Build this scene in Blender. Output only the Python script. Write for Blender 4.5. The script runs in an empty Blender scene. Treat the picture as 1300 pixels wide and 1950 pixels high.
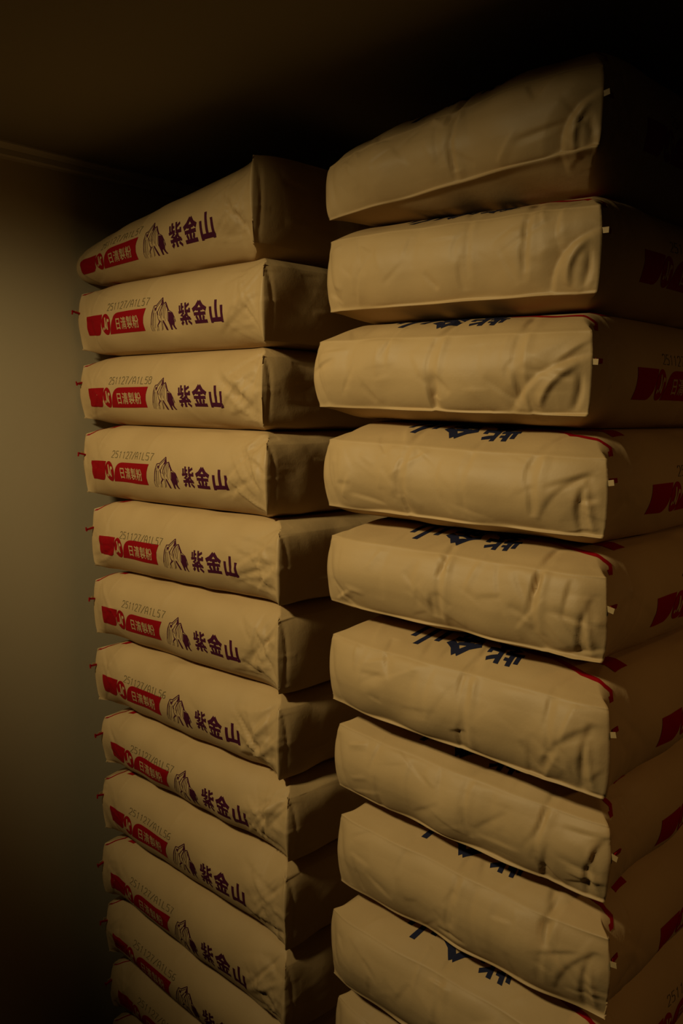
import bpy, math
import numpy as np
from mathutils import Vector, Matrix
from mathutils.geometry import tessellate_polygon

# ------------------------------------------------------------------ camera, light, exposure
scene = bpy.context.scene
COL = scene.collection
VS = scene.view_settings
VS.view_transform = 'Standard'; VS.look = 'None'; VS.gamma = 1.0; VS.exposure = 0.0
VS.use_curve_mapping = False

CAM = Vector((0.0144, -0.8335, 0.0)); FPX = 1594.3
PITCH, ROLL, YAW = 0.1171, 0.0062, 0.763
cd = bpy.data.cameras.new('camera'); cam = bpy.data.objects.new('camera', cd); COL.objects.link(cam)
cd.sensor_fit = 'VERTICAL'; cd.sensor_height = 36.0; cd.lens = 36.0 * FPX / 1950.0; cd.clip_start = 0.01
fw = Vector((-math.sin(YAW), math.cos(YAW), 0)); rt = Vector((math.cos(YAW), math.sin(YAW), 0)); up = Vector((0, 0, 1))
F = fw * math.cos(PITCH) - up * math.sin(PITCH); U = fw * math.sin(PITCH) + up * math.cos(PITCH)
R = rt * math.cos(ROLL) + U * math.sin(ROLL); U2 = U * math.cos(ROLL) - rt * math.sin(ROLL)
cam.matrix_world = Matrix(((R.x, U2.x, -F.x, CAM.x), (R.y, U2.y, -F.y, CAM.y), (R.z, U2.z, -F.z, CAM.z), (0, 0, 0, 1)))
scene.camera = cam

world = bpy.data.worlds.new('world'); scene.world = world; world.use_nodes = True
world.node_tree.nodes['Background'].inputs[0].default_value = (1.0, 0.75, 0.42, 1)
world.node_tree.nodes['Background'].inputs[1].default_value = 0.0005


def spot(name, loc, target, watts, color, angle, blend, radius):
    l = bpy.data.lights.new(name, 'SPOT'); l.energy = watts; l.color = color
    l.spot_size = math.radians(angle); l.spot_blend = blend; l.shadow_soft_size = radius
    o = bpy.data.objects.new(name, l); COL.objects.link(o); o.location = loc
    o.rotation_euler = (Vector(target) - Vector(loc)).to_track_quat('-Z', 'Y').to_euler()
    return o


LAMP = spot('corridor_lamp', (-0.99, -1.17, 0.60), (-0.86, 0.0, -0.21), 57.0, (1.0, 0.85, 0.49), 55, 1.0, 0.07)
LAMP.scale = (2.0, 1, 1)
bl = bpy.data.lights.new('fill_light', 'POINT'); bl.energy = 0.32; bl.color = (1.0, 0.78, 0.42); bl.shadow_soft_size = 0.15  # unseen fill, added to lift the shaded faces and the ceiling
bo = bpy.data.objects.new('fill_light', bl); COL.objects.link(bo); bo.location = (0.9, -1.3, 0.1)
spot('side_lamp', (1.00, 0.30, 0.38), (-0.37, 0.22, -0.66), 8.5, (1.0, 0.56, 0.20), 66, 1.0, 0.06)


# ------------------------------------------------------------------ materials
def new_mat(name, color, rough=0.6, spec=0.3):
    m = bpy.data.materials.new(name); m.use_nodes = True
    nt = m.node_tree; b = nt.nodes['Principled BSDF']
    b.inputs['Base Color'].default_value = (*color, 1); b.inputs['Roughness'].default_value = rough
    b.inputs['Specular IOR Level'].default_value = spec
    return m, nt, b


def noisy(name, c1, c2, scale, rough, spec, bump, bscale, detail=6.0, stretch=(1, 1, 1)):
    m, nt, b = new_mat(name, c1, rough, spec)
    N = nt.nodes; L = nt.links
    tc = N.new('ShaderNodeTexCoord'); mp = N.new('ShaderNodeMapping'); mp.inputs['Scale'].default_value = stretch
    L.new(tc.outputs['Object'], mp.inputs['Vector'])
    n1 = N.new('ShaderNodeTexNoise'); n1.inputs['Scale'].default_value = scale; n1.inputs['Detail'].default_value = detail
    L.new(mp.outputs[0], n1.inputs['Vector'])
    cr = N.new('ShaderNodeValToRGB'); cr.color_ramp.elements[0].position = .3; cr.color_ramp.elements[1].position = .7
    cr.color_ramp.elements[0].color = (*c1, 1); cr.color_ramp.elements[1].color = (*c2, 1)
    L.new(n1.outputs['Fac'], cr.inputs['Fac']); L.new(cr.outputs['Color'], b.inputs['Base Color'])
    n2 = N.new('ShaderNodeTexNoise'); n2.inputs['Scale'].default_value = bscale; n2.inputs['Detail'].default_value = 4
    L.new(mp.outputs[0], n2.inputs['Vector'])
    bp = N.new('ShaderNodeBump'); bp.inputs['Strength'].default_value = bump; bp.inputs['Distance'].default_value = 0.001
    L.new(n2.outputs['Fac'], bp.inputs['Height'])
    if name == 'kraft_paper':
        n3 = N.new('ShaderNodeTexNoise'); n3.inputs['Scale'].default_value = 38; n3.inputs['Detail'].default_value = 3
        L.new(mp.outputs[0], n3.inputs['Vector'])
        b3 = N.new('ShaderNodeBump'); b3.inputs['Strength'].default_value = .22; b3.inputs['Distance'].default_value = .002
        L.new(n3.outputs['Fac'], b3.inputs['Height']); L.new(b3.outputs['Normal'], bp.inputs['Normal'])
    L.new(bp.outputs['Normal'], b.inputs['Normal'])
    return m


KRAFT = noisy('kraft_paper', (0.44, 0.285, 0.125), (0.49, 0.322, 0.145), 9, 0.55, 0.30, 0.12, 300)
RED = new_mat('red_ink', (0.27, 0.002, 0.005), 0.6, 0.12)[0]
PURPLE = new_mat('purple_ink', (0.055, 0.006, 0.022), 0.65, 0.12)[0]
NAVY = new_mat('navy_ink', (0.014, 0.015, 0.034), 0.65, 0.12)[0]
STAMP = new_mat('grey_stamp_ink', (0.13, 0.095, 0.042), 0.7, 0.1)[0]
TABP = new_mat('tab_paper', (0.36, 0.24, 0.10), 0.6, 0.3)[0]
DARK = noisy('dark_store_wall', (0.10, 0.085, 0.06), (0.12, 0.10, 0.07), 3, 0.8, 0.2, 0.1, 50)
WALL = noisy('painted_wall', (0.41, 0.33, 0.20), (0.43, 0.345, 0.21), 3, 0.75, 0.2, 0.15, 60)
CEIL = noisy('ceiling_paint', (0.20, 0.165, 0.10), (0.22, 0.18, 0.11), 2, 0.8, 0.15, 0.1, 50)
TRIM = noisy('trim_paint', (0.42, 0.36, 0.27), (0.44, 0.38, 0.285), 3, 0.6, 0.3, 0.1, 40)
FLOOR = noisy('concrete_floor', (0.10, 0.08, 0.06), (0.14, 0.11, 0.085), 6, 0.7, 0.3, 0.3, 80)


# ------------------------------------------------------------------ room
def box_mesh(name, x0, x1, y0, y1, z0, z1, mat, bevel=0.0):
    v = [(x, y, z) for x in (x0, x1) for y in (y0, y1) for z in (z0, z1)]
    f = [(0, 1, 3, 2), (4, 6, 7, 5), (0, 4, 5, 1), (2, 3, 7, 6), (0, 2, 6, 4), (1, 5, 7, 3)]
    me = bpy.data.meshes.new(name); me.from_pydata(v, [], f); me.update(); me.materials.append(mat)
    o = bpy.data.objects.new(name, me); COL.objects.link(o)
    if bevel:
        md = o.modifiers.new('bevel', 'BEVEL'); md.width = bevel; md.segments = 3
    return o


XW, XR, YB, YF, ZF, ZC, ZH, YL = -1.512, 1.9, 1.15, -2.6, -1.372, 0.475, 1.35, -0.42
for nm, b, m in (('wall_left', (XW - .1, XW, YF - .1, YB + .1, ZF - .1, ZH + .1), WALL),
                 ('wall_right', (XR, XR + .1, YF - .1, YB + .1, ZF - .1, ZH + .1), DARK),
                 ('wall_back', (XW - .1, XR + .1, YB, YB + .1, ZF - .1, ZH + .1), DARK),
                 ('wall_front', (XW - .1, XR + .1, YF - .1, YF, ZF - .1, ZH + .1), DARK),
                 ('floor', (XW - .1, XR + .1, YF - .1, YB + .1, ZF - .1, ZF), FLOOR),
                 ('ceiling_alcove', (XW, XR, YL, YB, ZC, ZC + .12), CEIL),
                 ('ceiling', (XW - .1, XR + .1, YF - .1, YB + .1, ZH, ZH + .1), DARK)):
    box_mesh(nm, *b, m)['kind'] = 'structure'


def cornice():
    prof = [(0, 0), (0.016, 0), (0.019, 0.003), (0.019, 0.013), (0.023, 0.018), (0.028, 0.021), (0.028, 0.024), (0, 0.024)]
    z0 = ZC - 0.024
    v = [(XW + px, y, z0 + pz) for y in (YL, YB) for px, pz in prof]
    n = len(prof); f = [(i, (i + 1) % n, n + (i + 1) % n, n + i) for i in range(n)] + [tuple(range(n))[::-1], tuple(range(n, 2 * n))]
    me = bpy.data.meshes.new('trim_1'); me.from_pydata(v, [], f); me.update(); me.materials.append(TRIM)
    o = bpy.data.objects.new('trim_1', me); COL.objects.link(o); o['kind'] = 'structure'


cornice()

# ------------------------------------------------------------------ sack surface lattice
LS, WS = 0.548, 0.42
LH, WH = LS / 2, WS / 2


def spaced(half, fine, coarse, zone):
    n1 = int(round(zone / fine)); n2 = max(2, int(round((2 * half - 2 * zone) / coarse)))
    s = np.concatenate([np.linspace(0, zone, n1 + 1)[:-1], np.linspace(zone, 2 * half - zone, n2 + 1)[:-1],
                        np.linspace(2 * half - zone, 2 * half, n1 + 1)])
    return s / half - 1


LA, LB = spaced(LH, .0019, .0045, .10), spaced(WH, .0023, .0028, .07)
NC = 56
LC = np.linspace(-1, 1, NC + 1); LC = .45 * LC + .55 * np.sin(LC * math.pi / 2)
NA, NB = len(LA) - 1, len(LB) - 1
IDX = -np.ones((NA + 1, NB + 1, NC + 1), int)
shell = np.ones_like(IDX, bool); shell[1:-1, 1:-1, 1:-1] = False
IJK = np.argwhere(shell); IDX[shell] = np.arange(len(IJK))
VA, VB, VC = LA[IJK[:, 0]], LB[IJK[:, 1]], LC[IJK[:, 2]]


def quads(g, flip):
    q = np.stack([g[:-1, :-1], g[1:, :-1], g[1:, 1:], g[:-1, 1:]], -1).reshape(-1, 4)
    return q[:, ::-1] if flip else q


QUADS = np.concatenate([quads(IDX[:, :, -1], False), quads(IDX[:, :, 0], True),
                        quads(IDX[:, 0, :], False), quads(IDX[:, -1, :], True),
                        quads(IDX[0], True), quads(IDX[-1], False)])
TH = 1.42  # quarter-turn of the rounded side


def smooth(x):
    x = np.clip(x, 0, 1); return x * x * (3 - 2 * x)


def rise(x, p=2.2):
    return 1 - (1 - np.clip(x, 0, 1)) ** p


def vert_normals(P):
    a, b, c, d = (P[QUADS[:, k]] for k in range(4))
    n = np.cross(c - a, d - b)
    N = np.zeros_like(P)
    for k in range(4):
        for ax in range(3):
            N[:, ax] += np.bincount(QUADS[:, k], n[:, ax], len(P))
    return N / np.maximum(np.linalg.norm(N, axis=1, keepdims=True), 1e-12)


def crease(D, P, p0, p1, amp, w, w2=None, power=1.0, depth=0.03, curve=0.0, up=None):
    """add a folded ridge (amp>0) or valley (amp<0) running p0 -> p1; w, w2 widths on its two sides"""
    p0, p1 = np.array(p0, float), np.array(p1, float)
    w2 = w if w2 is None else w2
    lo = np.minimum(p0, p1) - max(w, w2, depth) - abs(curve); hi = np.maximum(p0, p1) + max(w, w2, depth) + abs(curve)
    sel = np.nonzero(((P > lo) & (P < hi)).all(1))[0]
    if not len(sel): return
    Q = P[sel]; d = p1 - p0; ln = np.linalg.norm(d); d = d / ln
    r = Q - p0; u = r @ d / ln
    nrm = np.array(up, float); side = np.cross(nrm, d); side /= np.linalg.norm(side)
    q = r @ side - curve * np.sin(np.pi * np.clip(u, 0, 1)); hgt = np.abs(r @ nrm)
    prof = np.where(q > 0, 1 - q / w, 1 + q / w2); prof = np.clip(prof, 0, 1) ** (power * 1.25)
    ends = np.clip(np.sin(np.pi * np.clip(u, 0, 1)), 0, 1) ** .6
    D[sel] += amp * prof * ends * np.clip(1.5 - hgt / depth, 0, 1)


def build_surface(seed, ztop, zbot, drop, heavy=1.0, folds=(), pinch=0.0, btilt=0.0, specials=()):
    """ztop/zbot(x, y) local heights; drop=(top,bottom) at logo end, (top,bottom) at far end"""
    rng = np.random.default_rng(seed)
    a, b, c = VA, VB, VC
    dend = (1 - np.abs(a)) * LH
    logo = a < 0
    # side rounding
    i_end, i_mid = 0.009, 0.048
    I = i_end + (i_mid - i_end) * rise(dend / .085, 2.0)
    cth = np.cos(c * TH); cth1 = math.cos(TH)
    inset = I * (1 - cth) / (1 - cth1)
    bow = 0.007 * (1 - a ** 2) * np.sign(b) * np.abs(b) ** 3
    y = b * (WH - inset) + bow
    ein = .004 * np.abs(c) ** 3 * (0.3 + 0.7 * (~logo)) + .006 * np.abs(b) ** 8
    ein = ein - .003 * (1 - b ** 2) * (1 - c ** 2) - .014 * (1 - np.abs(c - .1) ** 1.6 / 1.17) * logo * (1 - b ** 8) - .003 * (1 - c ** 2)
    x = a * (LH - ein * np.abs(a) ** 6)
    zt, zb = ztop(x, y), zbot(x, y)
    zone = np.where(logo, .095, .05)
    k = 1 - rise(dend / zone, 2.4)
    dt = np.where(logo, drop[0][0], drop[1][0]) * k
    db = np.where(logo, drop[0][1], drop[1][1]) * k * (1 - btilt * b)
    # panels also fall towards the long sides a little
    zt = zt - dt; zb = zb + db
    zs = np.sin(c * TH) / math.sin(TH)
    mixc = np.where(np.abs(b) > .999999, 1.0, np.where(np.abs(a) > .999999, 1.0, 1.0))
    # end faces: nearly even vertical spacing, long sides: round
    zs = np.where(np.abs(a) > .999999, c * .55 + zs * .45, zs)
    z = (zt + zb) / 2 + (zt - zb) / 2 * zs
    P = np.stack([x, y, z], 1)
    N = vert_normals(P)
    D = np.zeros(len(P))
    # ---- soft unevenness
    for _ in range(7):
        n = rng.normal(size=3); n /= np.linalg.norm(n)
        D += .0006 * np.sin(P @ n * 2 * math.pi / rng.uniform(.07, .16) + rng.uniform(0, 6.3))
    # ---- crumpled facets near the ends
    endm = np.exp(-(dend / .07) ** 2); sidem = smooth((np.abs(b) - .5) / .4)
    cr = np.zeros(len(P))
    for _ in range(9):
        n = rng.normal(size=3); n /= np.linalg.norm(n)
        ph = P @ n / rng.uniform(.03, .07) + rng.uniform(0, 6.3) + .35 * np.sin(P @ rng.normal(size=3) * 22)
        cr += (np.abs((ph % 2) - 1) - .5) * rng.uniform(.5, 1)
    D += cr * .0009 * (0.12 + 0.88 * endm * np.where(logo, .55, 1.0)) * heavy
    hz = float(np.mean(ztop(np.zeros(1), np.zeros(1)) - zbot(np.zeros(1), np.zeros(1)))) / 2
    zm = lambda xx, yy: float((ztop(np.array([xx]), np.array([yy])) + zbot(np.array([xx]), np.array([yy])))[0] / 2)
    U_ = rng.uniform
    ex = (-1, 0, 0); sy = (0, -1, 0)
    he = hz - .02
    # ---- logo end face: vertical folds
    spots = []
    for y0, st in folds:
        tilt = U_(-.010, .012); amp = -.0062 * st * heavy
        za, zb_ = zm(-LH, y0) + he * 1.15, zm(-LH, y0) - he * U_(.5, 1.1)
        w = U_(.004, .006); crease(D, P, (-LH, y0, za), (-LH, y0 + tilt, zb_), amp * .45, w * 3.5, w, 1.0, .02, U_(-.005, .005), ex)
        for _ in range(2):
            zq = zm(-LH, y0) + he * U_(-.8, .8); lq = he * U_(.3, .6)
            crease(D, P, (-LH, y0 + U_(-.004, .004), zq + lq), (-LH, y0 + U_(-.008, .008), zq - lq), amp * U_(.5, 1.0), w * U_(2, 4), w * .8, 1.0, .02, U_(-.006, .006), ex)
        crease(D, P, (-LH, y0 - .012, za), (-LH, y0 - .010 + tilt, zb_), -amp * .55, .010, .007, 1.0, .02, U_(-.003, .003), ex)
        crease(D, P, (-LH, y0, za - .003), (-LH + U_(.04, .08), y0 + U_(-.03, .03), zm(-LH, y0) + hz), amp * .55, .006, .012, 1, .03, 0, (0, 0, 1))
        for sg in (-1, 1):  # forks running off the fold
            z0 = zm(-LH, y0) + he * U_(-.5, .6)
            crease(D, P, (-LH, y0 + tilt / 2, z0), (-LH, y0 + sg * U_(.02, .045), z0 + U_(.01, .03) * sg), amp * U_(-.5, .6), .005, .012, 1, .02, 0, ex)
    for _ in range(3):
        y0 = U_(-.17, .18); amp = U_(.0012, .0026) * (-1 if U_() < .6 else 1) * heavy
        za, zb_ = zm(-LH, y0) + he * U_(.5, 1.0), zm(-LH, y0) - he * U_(.1, 1.0)
        w = U_(.005, .010); crease(D, P, (-LH, y0, za), (-LH, y0 + U_(-.01, .01), zb_), amp, w, w * U_(1.5, 3.5), 1.0, .02, U_(-.004, .004), ex)
        crease(D, P, (-LH, y0, za + .005), (-LH + U_(.03, .07), y0 + U_(-.03, .03), zm(-LH, y0) + hz), amp * .8, .006, .012, 1, .03, 0, (0, 0, 1))
    for _ in range(26):  # small dents and diagonal wrinkles
        y0 = U_(-.19, .19); z0 = zm(-LH, y0) + U_(-.8, .8) * he; an = U_(0, math.pi); l = U_(.012, .035)
        crease(D, P, (-LH, y0 - math.cos(an) * l, z0 - math.sin(an) * l), (-LH, y0 + math.cos(an) * l, z0 + math.sin(an) * l),
               U_(-.0034, .0026) * heavy, U_(.002, .006), U_(.006, .022), 1, .02, 0, ex)
    zc_ = zm(-LH, 0)
    crease(D, P, (-LH, -.23, zc_ - .012), (-LH, .23, zc_ - .010), .0008, .010, .025, 1, .02, 0, ex)
    crease(D, P, (-LH, -.23, zc_ + .022), (-LH, .23, zc_ + .024), -.0007, .012, .012, 1, .02, 0, ex)
    # pinched corner by the printed side
    yc = -WH + U_(.022, .036); zz = zm(-LH, yc)
    if pinch > 0:   # a crescent-shaped fold sweeping from the corner down to the lower crease
        crease(D, P, (-LH, -WH + .002, zz + he * .35), (-LH, -WH + .075 * pinch, zz - he * 1.05), -.0068, .007, .020, 1, .02, -.012, ex)
        crease(D, P, (-LH, -WH + .012, zz + he * .10), (-LH, -WH + .045 * pinch, zz - he * .9), .0050, .006, .010, 1, .02, -.006, ex)
        crease(D, P, (-LH, -WH + .010, zz - he * .1), (-LH, -WH + .020, zz - he * 1.0), -.0040, .004, .008, 1, .02, .004, ex)
    else:
        crease(D, P, (-LH, yc, zz - he * 1.1), (-LH, yc - U_(.004, .02), zz + he * U_(.3, .7)), -U_(.0035, .0055) * heavy, .006, .014, 1, .02, U_(-.008, .008), ex)
        crease(D, P, (-LH, yc - .012, zz - he * 1.0), (-LH, yc - U_(.0, .01), zz + he * .3), .003 * heavy, .005, .006, 1, .02, 0, ex)
        if U_() < .45: crease(D, P, (-LH, yc + U_(.02, .06), zz - he * .8), (-LH, yc - .015, zz + he * .5), -.0035 * heavy, .006, .02, 1, .02, .008, ex)
    for _ in range(4):
        z0 = zz + he * U_(-.9, .7); y0 = -WH + U_(.0, .02)
        crease(D, P, (-LH, y0, z0), (-LH, y0 + U_(.02, .06), z0 + U_(-.03, .03)), U_(-.003, .003), .004, .010, 1, .02, 0, ex)
    crease(D, P, (-LH, WH - .03, zz - he), (-LH, WH - .008, zz + he * .8), -.003 * heavy, .01, .016, 1, .02, 0, ex)
    # ---- printed side, folds radiating from its corners
    for sgn, cnt, am in ((1, 30, 1.35), (-1, 10, .7)):
        for _ in range(cnt):
            xe = sgn * (LH - U_(.0, .03)); ze = zm(xe, -WH) + hz * U_(-.95, .95)
            xi = sgn * (LH - U_(.045, .13)); zi = zm(xi, -WH) + hz * U_(-.75, .75)
            w = U_(.0018, .0035); w = (w, w * U_(2, 9)) if U_() < .5 else (w * U_(2, 9), w)
            crease(D, P, (xe, -WH + .005, ze), (xi, -WH, zi), U_(-.0022, .0024) * am * heavy, w[0], w[1], 1, .03, U_(-.006, .006), sy)
        for _ in range(4):
            xe = sgn * (LH - U_(.012, .07)); l = U_(.012, .04)
            z0 = zm(xe, -WH) + hz * U_(-.7, .7)
            crease(D, P, (xe, -WH, z0 - l), (xe + U_(-.02, .02), -WH, z0 + l), U_(-.0024, .002) * am, .006, .014, 1, .03, 0, sy)
    zc1 = zm(LH, -WH)
    crease(D, P, (LH - .085, -WH, zc1 - .004), (LH + .01, -WH, zc1 - .002), .0014, .003, .010, 1, .03, 0, sy)
    xs = -LH + U_(.235, .25)
    crease(D, P, (xs + .012, -WH + .008, zm(0, -WH) + hz * .98), (xs - .004, -WH, zm(0, -WH) + .008), .0018, .0035, .009, 1, .03, 0, sy)
    crease(D, P, (-LH + .07, -WH + .01, zm(0, -WH) + hz), (-LH + .055, -WH, zm(0, -WH) + .008), .0010, .0035, .010, 1, .03, 0, sy)
    for _ in range(5):
        xx = U_(-.16, .16); z0 = zm(xx, -WH) - hz * U_(-.2, .8); an = U_(-.6, .9); l = U_(.01, .04)
        crease(D, P, (xx - l, -WH, z0 + l * math.tan(an)), (xx + l, -WH, z0 - l * math.tan(an)), U_(-.0012, .0012), .006, .012, 1, .03, 0, sy)
    # ---- the other end face
    for _ in range(7):
        yy = U_(-.19, .1); z0 = zc1 + U_(-.8, .8) * hz; l = U_(.015, .04)
        crease(D, P, (LH, yy - l, z0), (LH, yy + l, z0 + U_(-.006, .006)), U_(-.0015, .0015), .005, .012, 1, .02, 0, (1, 0, 0))
    crease(D, P, (LH, -WH + .012, zc1 - hz), (LH, -WH + .010, zc1 + hz), -.0015, .002, .008, 1, .02, 0, (1, 0, 0))
    for s in specials:
        crease(D, P, *s[0], **s[1])
    # no displacement where the sack is pressed against its neighbours
    zmid = (ztop(x, y) + zbot(x, y)) / 2; hh = (ztop(x, y) - zbot(x, y)) / 2
    rel = np.abs((P[:, 2] - zmid) / hh)
    D *= 1 - smooth((rel - .90) / .09)
    D *= 1 - .65 * np.exp(-((1 - np.abs(c)) * hz / .007) ** 2) * np.exp(-(dend / .012) ** 2) * logo
    P = P + N * D[:, None]
    # crisp pasted lips along the top and bottom crease of the logo end
    lipb = np.exp(-(((c + 1) * hz) / .0030) ** 2) * np.exp(-(dend / .0045) ** 2) * logo
    lipt = np.exp(-((1 - c) * hz / .0028) ** 2) * np.exp(-(dend / .004) ** 2) * logo
    wob = .6 + .4 * np.sin(y * 41 + seed) * np.sin(y * 17 + seed * 2)
    P[:, 0] -= (.0062 * lipb * wob * smooth(1.1 - b * .9) + .0006 * lipt)
    P[:, 2] -= .0010 * lipb; P[:, 2] += .0002 * lipt
    # corner ears at the logo end and the vertical crease of the other end
    ear = np.exp(-((1 - np.abs(b)) * WH / .007) ** 2) * np.exp(-(dend / .009) ** 2)
    P[:, 1] += np.sign(b) * ear * .0045 * (np.abs(c) ** 2 * logo + .8 * (~logo))
    # crease wobble so that long edges are not ruler straight
    P[:, 0] += endm * (.0016 * np.sin(y * 23 + seed * 1.7) + .0012 * np.sin(y * 61 + seed)) * np.where(logo, 1, .6)
    return P


def grid_side(P): return P[IDX[:, 0, :]]      # [a, c]
def grid_top(P): return P[IDX[:, :, -1]]      # [a, b]


def bil(G, fi, fj):
    fi = np.clip(fi, 0, G.shape[0] - 1.001); fj = np.clip(fj, 0, G.shape[1] - 1.001)
    i, j = fi.astype(int), fj.astype(int); u, v = (fi - i)[:, None], (fj - j)[:, None]
    A, B, C_, D_ = G[i, j], G[i + 1, j], G[i + 1, j + 1], G[i, j + 1]
    p = A * (1 - u) * (1 - v) + B * u * (1 - v) + C_ * u * v + D_ * (1 - u) * v
    n = np.cross((B - A) * (1 - v) + (C_ - D_) * v, (D_ - A) * (1 - u) + (C_ - B) * u)
    return p, n / np.maximum(np.linalg.norm(n, axis=1, keepdims=True), 1e-12)


ARC = np.linspace(0, 1, 2)


def map_side(P, st, off):
    """st: distance from the logo end, height along the side from its middle"""
    G = grid_side(P)
    mid = G[NA // 2]; seg = np.linalg.norm(np.diff(mid, axis=0), axis=1); arc = np.concatenate([[0], np.cumsum(seg)]); arc -= arc[-1] / 2
    fi = np.interp(st[:, 0] / LH - 1, LA, np.arange(NA + 1)); fj = np.interp(st[:, 1], arc, np.arange(NC + 1))
    p, n = bil(G, fi, fj)
    return p + n * off


def map_top(P, st, off):
    """st: distance from the logo end, y"""
    G = grid_top(P)
    fi = np.interp(st[:, 0] / LH - 1, LA, np.arange(NA + 1)); fj = np.interp(st[:, 1] / (WH - .034), LB, np.arange(NB + 1))
    p, n = bil(G, fi, fj)
    return p + n * off


def map_wrap(P, st, off):
    """st: distance from the logo end, w: 0 on the upper long edge, negative down the side, positive onto the top"""
    G = grid_side(P); mid = G[NA // 3]; arc = np.linalg.norm(np.diff(mid, axis=0), axis=1).sum() / 2
    s, w = st[:, 0], st[:, 1]
    A = map_side(P, np.stack([s, np.minimum(arc + w, arc)], 1), off)
    B = map_top(P, np.stack([s, -(WH - .034) + np.maximum(w, 0)], 1), off)
    return np.where((w < 0)[:, None], A, B)


# ------------------------------------------------------------------ printed artwork as flat (s,t) triangles
def split(v, t, mx):
    v = [tuple(p) for p in v]; t = [tuple(q) for q in t]
    for _ in range(12):
        cache = {}; out = []; done = True
        def mid(i, j):
            key = (min(i, j), max(i, j))
            if key not in cache:
                d = math.dist(v[i], v[j])
                if d > mx:
                    cache[key] = len(v); v.append(((v[i][0] + v[j][0]) / 2, (v[i][1] + v[j][1]) / 2))
                else: cache[key] = None
            return cache[key]
        for (i, j, k) in t:
            a, b, c = mid(i, j), mid(j, k), mid(k, i)
            n = (a is not None) + (b is not None) + (c is not None)
            if n: done = False
            if n == 0: out.append((i, j, k))
            elif n == 3: out += [(i, a, c), (a, j, b), (c, b, k), (a, b, c)]
            elif n == 1:
                if a is not None: out += [(i, a, k), (a, j, k)]
                elif b is not None: out += [(j, b, i), (b, k, i)]
                else: out += [(k, c, j), (c, i, j)]
            else:
                if c is None: out += [(a, j, b), (i, a, b), (i, b, k)]
                elif a is None: out += [(b, k, c), (j, b, c), (j, c, i)]
                else: out += [(c, i, a), (k, c, a), (k, a, j)]
        t = out
        if done: break
    return np.array(v, float), np.array(t, int)


class Art:
    def __init__(self): self.v = []; self.t = []
    def poly(self, pts):
        if sum(pts[i - 1][0] * pts[i][1] - pts[i][0] * pts[i - 1][1] for i in range(len(pts))) < 0: pts = pts[::-1]
        n0 = len(self.v); self.v += pts
        for tri in tessellate_polygon([[Vector((x, y, 0)) for x, y in pts]]):
            a, b, c = tri; p, q, r = pts[a], pts[b], pts[c]
            if (q[0] - p[0]) * (r[1] - p[1]) - (q[1] - p[1]) * (r[0] - p[0]) < 0: b, c = c, b
            self.t.append((n0 + a, n0 + b, n0 + c))
    def stroke(self, pts, w, w1=None, ext=0.0):
        """mitred ribbon; w may taper to w1"""
        w1 = w if w1 is None else w1
        P = [Vector(p) for p in pts]; n = len(P)
        if ext:
            P[0] = P[0] + (P[0] - P[1]).normalized() * ext; P[-1] = P[-1] + (P[-1] - P[-2]).normalized() * ext
        Lf, Rt = [], []
        for i in range(n):
            d0 = (P[i] - P[i - 1]).normalized() if i else None
            d1 = (P[i + 1] - P[i]).normalized() if i < n - 1 else None
            d = ((d0 or d1) + (d1 or d0)).normalized() if (d0 is None or d1 is None or (d0 + d1).length > .1) else d1
            nn = Vector((-d.y, d.x)); k = 1.0
            if d0 is not None and d1 is not None: k = min(1.6, 1 / max(.4, nn.dot(Vector((-d1.y, d1.x)))))
            hw = (w + (w1 - w) * i / max(1, n - 1)) / 2 * k
            Lf.append(tuple(P[i] + nn * hw)); Rt.append(tuple(P[i] - nn * hw))
        for i in range(n - 1):
            self.poly([Rt[i], Rt[i + 1], Lf[i + 1], Lf[i]])
    def add(self, other, fx):
        n0 = len(self.v); self.v += [fx(p) for p in other.v]; self.t += [tuple(n0 + k for k in q) for q in other.t]
    def fine(self, mx=.004): return split(self.v, self.t, mx)


BOLD = 1.18


def glyph_yama():
    a = Art()
    for x, t in ((.09, .72), (.49, 1.0), (.90, .74)): a.stroke([(x, t), (x, -.02 if x != .49 else .1)], .15 * BOLD)
    a.stroke([(.02, .12), (.98, .12)], .17 * BOLD)
    return a


def glyph_kin():
    a = Art()
    a.stroke([(.5, .98), (.27, .74), (-.02, .60)], .17 * BOLD); a.stroke([(.5, .98), (.73, .74), (1.02, .60)], .17 * BOLD)
    a.stroke([(.24, .64), (.76, .64)], .12 * BOLD); a.stroke([(.04, .43), (.96, .43)], .13 * BOLD)
    a.stroke([(.5, .64), (.5, .08)], .16 * BOLD)
    a.stroke([(.20, .34), (.29, .14)], .13 * BOLD); a.stroke([(.80, .34), (.71, .14)], .13 * BOLD)
    a.stroke([(.0, .06), (1.0, .06)], .14 * BOLD)
    return a


def glyph_shi():
    a = Art()
    a.stroke([(.10, .90), (.10, .60)], .11 * BOLD); a.stroke([(.29, 1.0), (.29, .60)], .12 * BOLD); a.stroke([(.29, .81), (.47, .81)], .09 * BOLD)
    a.stroke([(-.02, .57), (.50, .63)], .10 * BOLD)
    a.stroke([(.63, 1.0), (.63, .60), (.97, .60), (.97, .74)], .12 * BOLD); a.stroke([(.95, .93), (.63, .78)], .10 * BOLD)
    a.stroke([(.46, .55), (.20, .42), (.62, .34)], .11 * BOLD); a.stroke([(.76, .52), (.22, .24)], .11 * BOLD)
    a.stroke([(.03, .24), (.96, .27)], .12 * BOLD); a.stroke([(.70, .42), (.98, .20)], .10 * BOLD)
    a.stroke([(.50, .26), (.50, -.04)], .14 * BOLD)
    a.stroke([(.28, .15), (.08, -.01)], .12 * BOLD); a.stroke([(.72, .15), (.95, -.02)], .12 * BOLD)
    return a


GLY = (glyph_shi(), glyph_kin(), glyph_yama())


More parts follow.
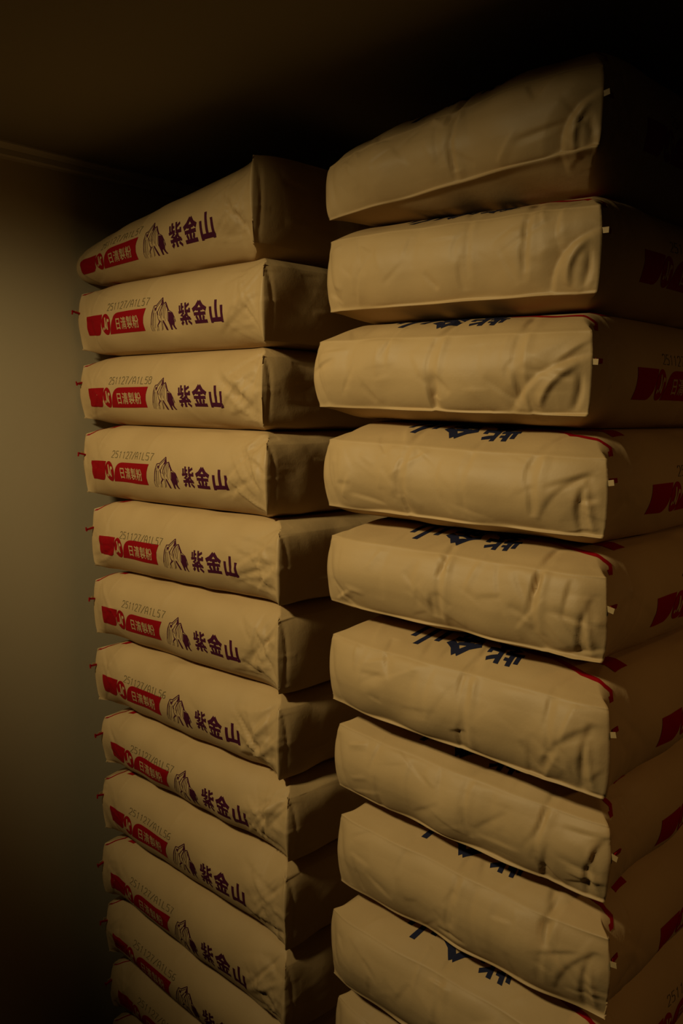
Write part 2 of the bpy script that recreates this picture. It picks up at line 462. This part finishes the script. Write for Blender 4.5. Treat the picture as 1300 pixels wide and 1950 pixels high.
def side_name():
    a = Art()
    for g, s0, w, dt in zip(GLY, (.336, .3755, .4175), (.031, .0335, .033), (.0, .0, -.001)):
        a.add(g, lambda p: (s0 + p[0] * w, -.0275 + dt + p[1] * .0345))
    return a.fine()


def top_name():  # reads along +y, heads towards the logo end
    a = Art()
    for g, y0 in zip(GLY[::1], (-.080, -.019, .042)):
        a.add(g, lambda p: (.077 - p[1] * .056, y0 + p[0] * .047))
    v, t = a.fine(); return v, t[:, ::-1]


def mountain():
    a = Art()
    def f(pts): return [(.251 + (x - 108) / 352 * .072, .0185 - ((y - (x - 108) * .115) - 115) / 430 * .054) for x, y in pts]
    def ln(pts, w=4, w1=None): w *= .85; a.stroke(f(pts), w / 352 * .074, (w if w1 is None else w1) / 352 * .074)
    ln([(178, 208), (150, 290), (128, 400), (110, 470), (112, 530)], 7, 4)
    ln([(190, 240), (165, 320), (150, 400), (132, 480), (128, 540)], 5, 3)
    ln([(165, 260), (140, 360), (122, 450)], 4, 3); ln([(178, 300), (165, 390), (152, 460), (146, 540)], 5, 3)
    ln([(178, 208), (215, 205), (250, 165), (292, 118)], 8, 7)
    ln([(292, 118), (302, 170), (312, 205), (340, 192), (360, 240), (385, 310), (430, 350), (450, 410), (458, 470)], 10, 6)
    a.poly(f([(292, 118), (300, 160), (302, 205), (285, 215), (262, 232), (278, 195), (284, 165)]))
    a.poly(f([(178, 210), (186, 245), (200, 285), (215, 250), (222, 210), (205, 235), (195, 240)]))
    a.poly(f([(335, 195), (350, 200), (368, 250), (385, 312), (372, 318), (352, 262), (340, 225)]))
    ln([(222, 225), (262, 180), (285, 150)], 5, 4); ln([(262, 232), (245, 265), (225, 300), (232, 340)], 8, 5)
    ln([(302, 205), (280, 255), (262, 300), (250, 355)], 12, 6); ln([(312, 210), (295, 275), (272, 340), (258, 385)], 5, 3)
    ln([(215, 285), (222, 330), (226, 390), (240, 435)], 7, 6); ln([(200, 300), (190, 380), (180, 450), (168, 500)], 4, 3)
    a.poly(f([(226, 385), (250, 425), (262, 420), (240, 445), (215, 470), (196, 510), (205, 465), (232, 430)]))
    ln([(330, 215), (312, 290), (300, 350), (306, 400)], 6, 4); ln([(345, 240), (330, 310), (318, 380), (322, 440)], 5, 3)
    ln([(285, 300), (275, 360), (268, 410)], 4, 3); ln([(196, 510), (185, 545)], 4, 3); ln([(215, 480), (205, 545)], 4, 3)
    a.poly(f([(282, 420), (300, 425), (318, 480), (330, 520), (336, 566), (314, 560), (302, 500)]))
    ln([(266, 420), (268, 455), (262, 520), (250, 550)], 6, 4); ln([(284, 440), (276, 500), (266, 545)], 4, 3)
    ln([(365, 300), (360, 350), (352, 410), (360, 450)], 5, 4)
    a.poly(f([(372, 325), (400, 335), (428, 352), (444, 400), (440, 445), (430, 480), (408, 500), (398, 520), (396, 572), (376, 568), (370, 500), (360, 450), (366, 390)]))
    a.poly(f([(398, 440), (436, 430), (446, 470), (434, 510), (440, 545), (452, 576), (432, 574), (418, 540), (408, 505)]))
    ln([(448, 440), (456, 480)], 8, 4)
    return a.fine(.006)


def qbez(p0, p1, p2, n=8):
    return [tuple((1 - u) ** 2 * p0[k] + 2 * u * (1 - u) * p1[k] + u * u * p2[k] for k in (0, 1)) for u in [i / n for i in range(n + 1)]]


T0, T1 = -.0320, .0050  # band bottom and top


def logo_red():
    a = Art()
    a.poly([(.035, T0), (.072, T0)] + qbez((.072, T0), (.083, T0 + .002), (.0865, T0 + .017))[1:] + [(.0925, T1), (.035, T1)])
    cx, cy = .1035, (T0 + T1) / 2
    a.poly([(cx + .0150 * math.cos(k * math.pi / 18), cy + .0190 * math.sin(k * math.pi / 18)) for k in range(36)])
    a.poly([(.1135, T0)] + [(.231, T0), (.231, T0 + .014), (.234, T0 + .024), (.242, T1 + .001), (.152, T1)] + qbez((.152, T1), (.130, T1), (.1225, T0 + .020))[1:])
    return a.fine()


def logo_ring():  # thin bare-paper gaps come from the shapes themselves; this is the mark inside the circle
    a = Art(); cx, cy = .1035, (T0 + T1) / 2
    a.stroke([(cx - .0025, cy + .0125), (cx - .0015, cy + .002), (cx - .0035, cy - .0085)], .0036, .0030)
    a.stroke([(cx - .0025, cy + .0125), (cx + .0005, cy - .004), (cx + .0045, cy - .0095)], .0034, .0026)
    a.stroke([(cx + .0045, cy - .0095), (cx + .0045, cy + .003), (cx + .0065, cy + .0095)], .0026, .0032)
    for dx, dy in ((-.0082, -.0075), (.0090, .0065)):
        a.poly([(cx + dx + .0022 * math.cos(k * math.pi / 5), cy + dy + .0028 * math.sin(k * math.pi / 5)) for k in range(10)])
    return a.fine()


def maker_text():
    a = Art()
    for ch, s0 in zip('日清製粉', (.1375, .1580, .1785, .1990)):
        cu = bpy.data.curves.new('glyph', 'FONT'); cu.body = ch; cu.size = 1; cu.resolution_u = 1; cu.offset = .014
        o = bpy.data.objects.new('glyph', cu); COL.objects.link(o); bpy.context.view_layer.update()
        m = o.to_mesh(); m.calc_loop_triangles()
        g = Art(); g.v = [(v.co.x, v.co.y) for v in m.vertices]; g.t = []
        for tr in m.loop_triangles:
            i, j, k = tr.vertices; p, q, r = g.v[i], g.v[j], g.v[k]
            if (q[0] - p[0]) * (r[1] - p[1]) - (q[1] - p[1]) * (r[0] - p[0]) < 0: j, k = k, j
            g.t.append((i, j, k))
        cy = (T0 + T1) / 2
        a.add(g, lambda p: (s0 + p[0] * .0195, cy - .0095 + p[1] * .0225 * 1.0))
        o.to_mesh_clear(); bpy.data.objects.remove(o); bpy.data.curves.remove(cu)
    return a.fine(.006)


def corner_marks(kind):
    a = Art()
    if kind == 'right':
        a.stroke([(.022, -.026), (.029, -.030), (.036, -.024), (.034, -.012), (.036, .0), (.046, .03), (.058, .06), (.060, .10)], .0075)
        a.poly([(.068, -.016), (.098, -.016), (.100, .0), (.104, .04), (.074, .04), (.070, .0)])
    else:
        a.stroke([(.003, -.012), (.008, -.016), (.014, -.013), (.022, -.006), (.034, .0), (.036, .03)], .006)
        a.poly([(.048, -.010), (.066, -.012), (.078, .0), (.080, .03), (.062, .03), (.060, .0)])
    return a.fine()


SEG = {'2': [[(0, .8), (.15, 1), (.8, 1), (1, .8), (.95, .55), (0, 0), (1, 0)]], '5': [[(.95, 1), (.1, 1), (.05, .58), (.7, .6), (1, .42), (.95, .1), (.7, 0), (0, .05)]],
       '1': [[(.2, .8), (.55, 1), (.5, 0)]], '7': [[(0, 1), (1, 1), (.5, .4), (.4, 0)]], '/': [[(-.1, -.05), (1.1, 1.05)]],
       'A': [[(0, 0), (0, .7), (.35, 1), (.7, 1), (1, .7), (1, 0)], [(0, .4), (1, .4)]], 'L': [[(.1, 1), (.05, 0), (1, 0)]],
       '6': [[(.9, 1), (.3, .9), (0, .4), (.1, .05), (.6, 0), (1, .2), (.9, .5), (.1, .45)]],
       '8': [[(.2, .55), (.05, .8), (.3, 1), (.75, 1), (.95, .8), (.8, .55), (.2, .55), (0, .25), (.2, 0), (.8, 0), (1, .25), (.8, .55)]]}


def stamp(txt, s0, t0, pitch=.0120, h=.0125):
    a = Art()
    for i, ch in enumerate(txt):
        for st in SEG[ch]:
            a.stroke([(s0 + i * pitch + x * pitch * .66 + y * .0022, t0 + y * h) for x, y in st], .0011)
    return a.fine(.006)


ART = {'name': side_name(), 'top': top_name(), 'mountain': mountain(), 'logo': logo_red(), 'ring': logo_ring(), 'maker': maker_text(),
       'cright': corner_marks('right'), 'cleft': corner_marks('left')}


def mesh_obj(name, P, Fc, mats, parent, midx=None, smooth_=True):
    me = bpy.data.meshes.new(name)
    Fc = np.asarray(Fc); n = Fc.shape[1]
    me.vertices.add(len(P)); me.vertices.foreach_set('co', np.ascontiguousarray(P, dtype=np.float32).ravel())
    me.loops.add(Fc.size); me.loops.foreach_set('vertex_index', Fc.astype(np.int32).ravel())
    me.polygons.add(len(Fc)); me.polygons.foreach_set('loop_start', np.arange(0, Fc.size, n, dtype=np.int32))
    me.polygons.foreach_set('loop_total', np.full(len(Fc), n, np.int32))
    me.polygons.foreach_set('use_smooth', np.full(len(Fc), smooth_, bool))
    for m in mats: me.materials.append(m)
    if midx is not None: me.polygons.foreach_set('material_index', np.asarray(midx, np.int32))
    me.update(calc_edges=True); me.validate()
    o = bpy.data.objects.new(name, me); COL.objects.link(o); o.parent = parent
    return o


def boxes(name, specs, parent, bevel=.0003):
    """specs: (center, half sizes, rotation matrix, material)"""
    V, Fs, M, mats = [], [], [], []
    for c, h, Rm, m in specs:
        if m not in mats: mats.append(m)
        n0 = len(V)
        for x in (-1, 1):
            for y in (-1, 1):
                for z in (-1, 1):
                    V.append(tuple(Vector(c) + Rm @ Vector((x * h[0], y * h[1], z * h[2]))))
        Fs += [tuple(n0 + k for k in q) for q in [(0, 1, 3, 2), (4, 6, 7, 5), (0, 4, 5, 1), (2, 3, 7, 6), (0, 2, 6, 4), (1, 5, 7, 3)]]
        M += [mats.index(m)] * 6
    return mesh_obj(name, np.array(V), Fs, mats, parent, M, False)


def sack(world_x, world_y, zc, turned, surf, code, label, group, kind):
    root = bpy.data.objects.new('flour_sack', None); COL.objects.link(root); root.empty_display_size = .05
    root.location = (world_x, world_y, zc); root.rotation_euler = (0, 0, math.pi / 2 if turned else 0)
    root['label'] = label; root['category'] = 'flour sack'; root['group'] = group
    P = surf
    mesh_obj('paper_body', P, QUADS, [KRAFT], root)
    def S(v): return v
    if kind == 'right':
        def S(v):
            s = (v[:, 0] - .035); return np.stack([code[4] + s * .95, v[:, 1]], 1)
    v, t = ART['logo']; o = mesh_obj('printed_logo', map_side(P, S(v), .0004), t, [RED], root); o['label'] = 'red printed band with round mark'
    v, t = ART['ring']; mesh_obj('logo_mark', map_side(P, S(v), .0008), t, [KRAFT], o)
    v, t = ART['maker']; mesh_obj('logo_lettering', map_side(P, S(v), .0008), t, [KRAFT], o)
    v, t = ART['name']; o = mesh_obj('printed_lettering', map_side(P, S(v), .0004), t, [PURPLE], root); o['label'] = 'purple printed characters'
    v, t = ART['mountain']; o = mesh_obj('mountain_drawing', map_side(P, S(v), .0004), t, [PURPLE], root); o['label'] = 'purple line drawing of a mountain'
    v, t = ART['top']; o = mesh_obj('top_lettering', map_top(P, v, .0004), t, [NAVY], root); o['label'] = 'navy printed characters on the top panel'
    v, t = ART['cright' if kind == 'right' else 'cleft']; o = mesh_obj('corner_print', map_wrap(P, v, .0004), t, [RED], root); o['label'] = 'red print over the upper edge'
    v, t = stamp(code[0], .108 + code[1], .0115 + code[2]); o = mesh_obj('date_stamp', map_side(P, S(v), .0005), t, [STAMP], root); o['label'] = 'grey stamped date code'
    # opening tab at the corner by the printed side
    g = grid_side(P); k = int(NC * (.60 + .03 * math.sin(code[3] * 3.1))); p = Vector(g[1, k])
    w = .8 + .4 * abs(math.sin(code[3] * 5.3))
    tilt = Matrix.Rotation(.25 * math.sin(code[3] * 2.7), 3, 'X')
    tab = boxes('opening_tab', [(p + Vector((-.0005, -.0020, 0)), (.0005,   .0045 * w, .0031), tilt, TABP)], root)
    tab['label'] = 'small paper opening tab'
    if kind == 'right':
        q = Vector(g[3, k]); q2 = Vector(g[9, k])
        dq = (q2 - q).normalized()
        boxes('pull_tape', [((q + q2) / 2 + Vector((.001, -.0011, -.001)), (.0075, .0006, .0026), Matrix.Rotation(math.atan2(dq.y, dq.x), 3, 'Z') @ tilt, RED)], tab)['label'] = 'red pull tape'
    else: boxes('pull_tape', [(p + Vector((.0035, -.0065 * w, -.0006)), (.0012, .0080 * w, .0016), tilt, RED),
                        (p + Vector((.0040, -.0135 * w, -.0012)), (.0014, .0009, .0040), tilt, RED)], tab)['label'] = 'red pull tape'
    return root


# ------------------------------------------------------------------ the two stacks
# left stack: centre x and front y of each sack, top to bottom; contact heights at its wall end and near end
L_BAG = [(-1.2598, .0184), (-1.2249, .0092), (-1.2312, .012), (-1.2122, .0018), (-1.1769, -.0051), (-1.1776, -.0043), (-1.1748, -.007),
         (-1.1562, -.0073), (-1.157, -.0114), (-1.1527, -.0154), (-1.160, -.0087), (-1.163, .0001), (-1.161, -.0003)]
L_Z = [(.340, .408), (.2434, .2379), (.1078, .1023), (-.0242, -.0287), (-.1684, -.1632), (-.3092, -.2956), (-.4448, -.4365), (-.5798, -.5721),
       (-.7033, -.7001), (-.8386, -.8434), (-.9709, -.9862), (-1.1094, -1.1086), (-1.2342, -1.2357), (-1.370, -1.370)]
R_BAG = [(-.6489, .0420), (-.6371, .0300), (-.6257, -.0027), (-.6015, -.0063), (-.5921, -.0113), (-.5779, -.0226), (-.5831, 0.), (-.5756, -.0017),
         (-.5794, -.0158), (-.5784, -.0055), (-.582, -.004), (-.578, .002), (-.580, 0.)]
R_Z = [(.402, .434), (.2676, .2507), (.127, .1159), (-.0072, -.0183), (-.1454, -.148), (-.2797, -.2825), (-.4174, -.4257), (-.5499, -.5551),
       (-.6932, -.6922), (-.8389, -.8369), (-.970, -.970), (-1.104, -1.104), (-1.237, -1.237), (-1.370, -1.370)]
LX0, LX1, RX0, RX1 = -1.49, -.93, -.82, -.39
ORD = ['topmost', 'second', 'third', 'fourth', 'fifth', 'sixth', 'seventh', 'eighth', 'ninth', 'tenth', 'eleventh', 'twelfth', 'thirteenth']
CODES = ['57', '57', '58', '57', '57', '57', '56', '57', '56', '57', '56', '57', '57']
GAP = .0005


def height_fn(pair, x0, x1, wx, wy, zc, turned, sgn, top=False):
    h0, h1 = pair
    def f(x, y):
        X = wx - y if turned else wx + x
        z = h0 + (h1 - h0) * (X - x0) / (x1 - x0) - zc
        if top:  # a free upper panel crowns and falls away to its rim
            z = z - .012 * np.abs(x / LH) ** 4 * (x < 0) - .010 * np.abs(y / WH) ** 4
        return z + sgn * GAP
    return f


rg = np.random.default_rng(5)
for i in range(13):
    wx, fy = L_BAG[i]; wy = fy + WH
    zc = sum(L_Z[i + 1]) / 2
    zt = height_fn(L_Z[i], LX0, LX1, wx, wy, zc, False, -1, i == 0); zb = height_fn(L_Z[i + 1], LX0, LX1, wx, wy, zc, False, 1)
    drop = ((.018, .012), (.016 + .006 * rg.random(), .004 + .004 * rg.random()))
    if i == 0: drop = ((.016, .012), (.004, .020))
    P = build_surface(100 + i, zt, zb, drop, 1.0, [(0, .6)], 0.0)
    where = ('on top of the left stack beside the cream wall' if i == 0 else
             f'{ORD[i]} from the top in the left stack')
    lab = f'kraft paper flour sack, {where}'
    sack(wx, wy, zc, False, P, ('251127/A1L' + CODES[i], rg.uniform(-.002, .004), (-.006 if i in (4, 6, 7) else rg.uniform(-.001, .0015)), i + 1.0), lab,
         'flour sacks in the left stack', 'left')
FOLDS = [[(-.015, 1.3)], [(-.122, .9), (-.037, .5)], [(-.012, 1.2), (-.124, .8)], [(.056, .8), (-.130, .6), (-.04, .4)], [(.005, 1.0), (-.130, 1.2)],
         [(-.030, .8), (-.139, .4)], [(-.028, .6), (-.131, .7)], [(-.006, .7), (-.136, .7)], [(.006, .7)]]
PINCH = [.7, .8, 1.3]
BAND = [.10, .10, .098, .105, .118, .122, .128, .125, .12]
for i in range(13):
    wx, fy = R_BAG[i]; wy = fy + LH
    zc = sum(R_Z[i + 1]) / 2
    zt = height_fn(R_Z[i], RX0, RX1, wx, wy, zc, True, -1, i == 0); zb = height_fn(R_Z[i + 1], RX0, RX1, wx, wy, zc, True, 1)
    drop = ((.022 + .006 * rg.random(), .014 + .006 * rg.random()), (.02, .014))
    if i == 0: drop = ((.034, .022), (.02, .014))
    P = build_surface(300 + i, zt, zb, drop, 1.0, FOLDS[i] if i < 9 else [(0, .6)], PINCH[i] if i < 3 else 0.0, .75 if i == 0 else 0.0)
    where = ('on top of the right stack' if i == 0 else f'{ORD[i]} from the top in the right stack')
    lab = f'kraft paper flour sack, {where}, folded end outward'
    sack(wx, wy, zc, True, P, ('251127/A1L' + CODES[(i + 3) % 13], 0, 0, i + 20.0, BAND[i] if i < 9 else .12), lab, 'flour sacks in the right stack', 'right')
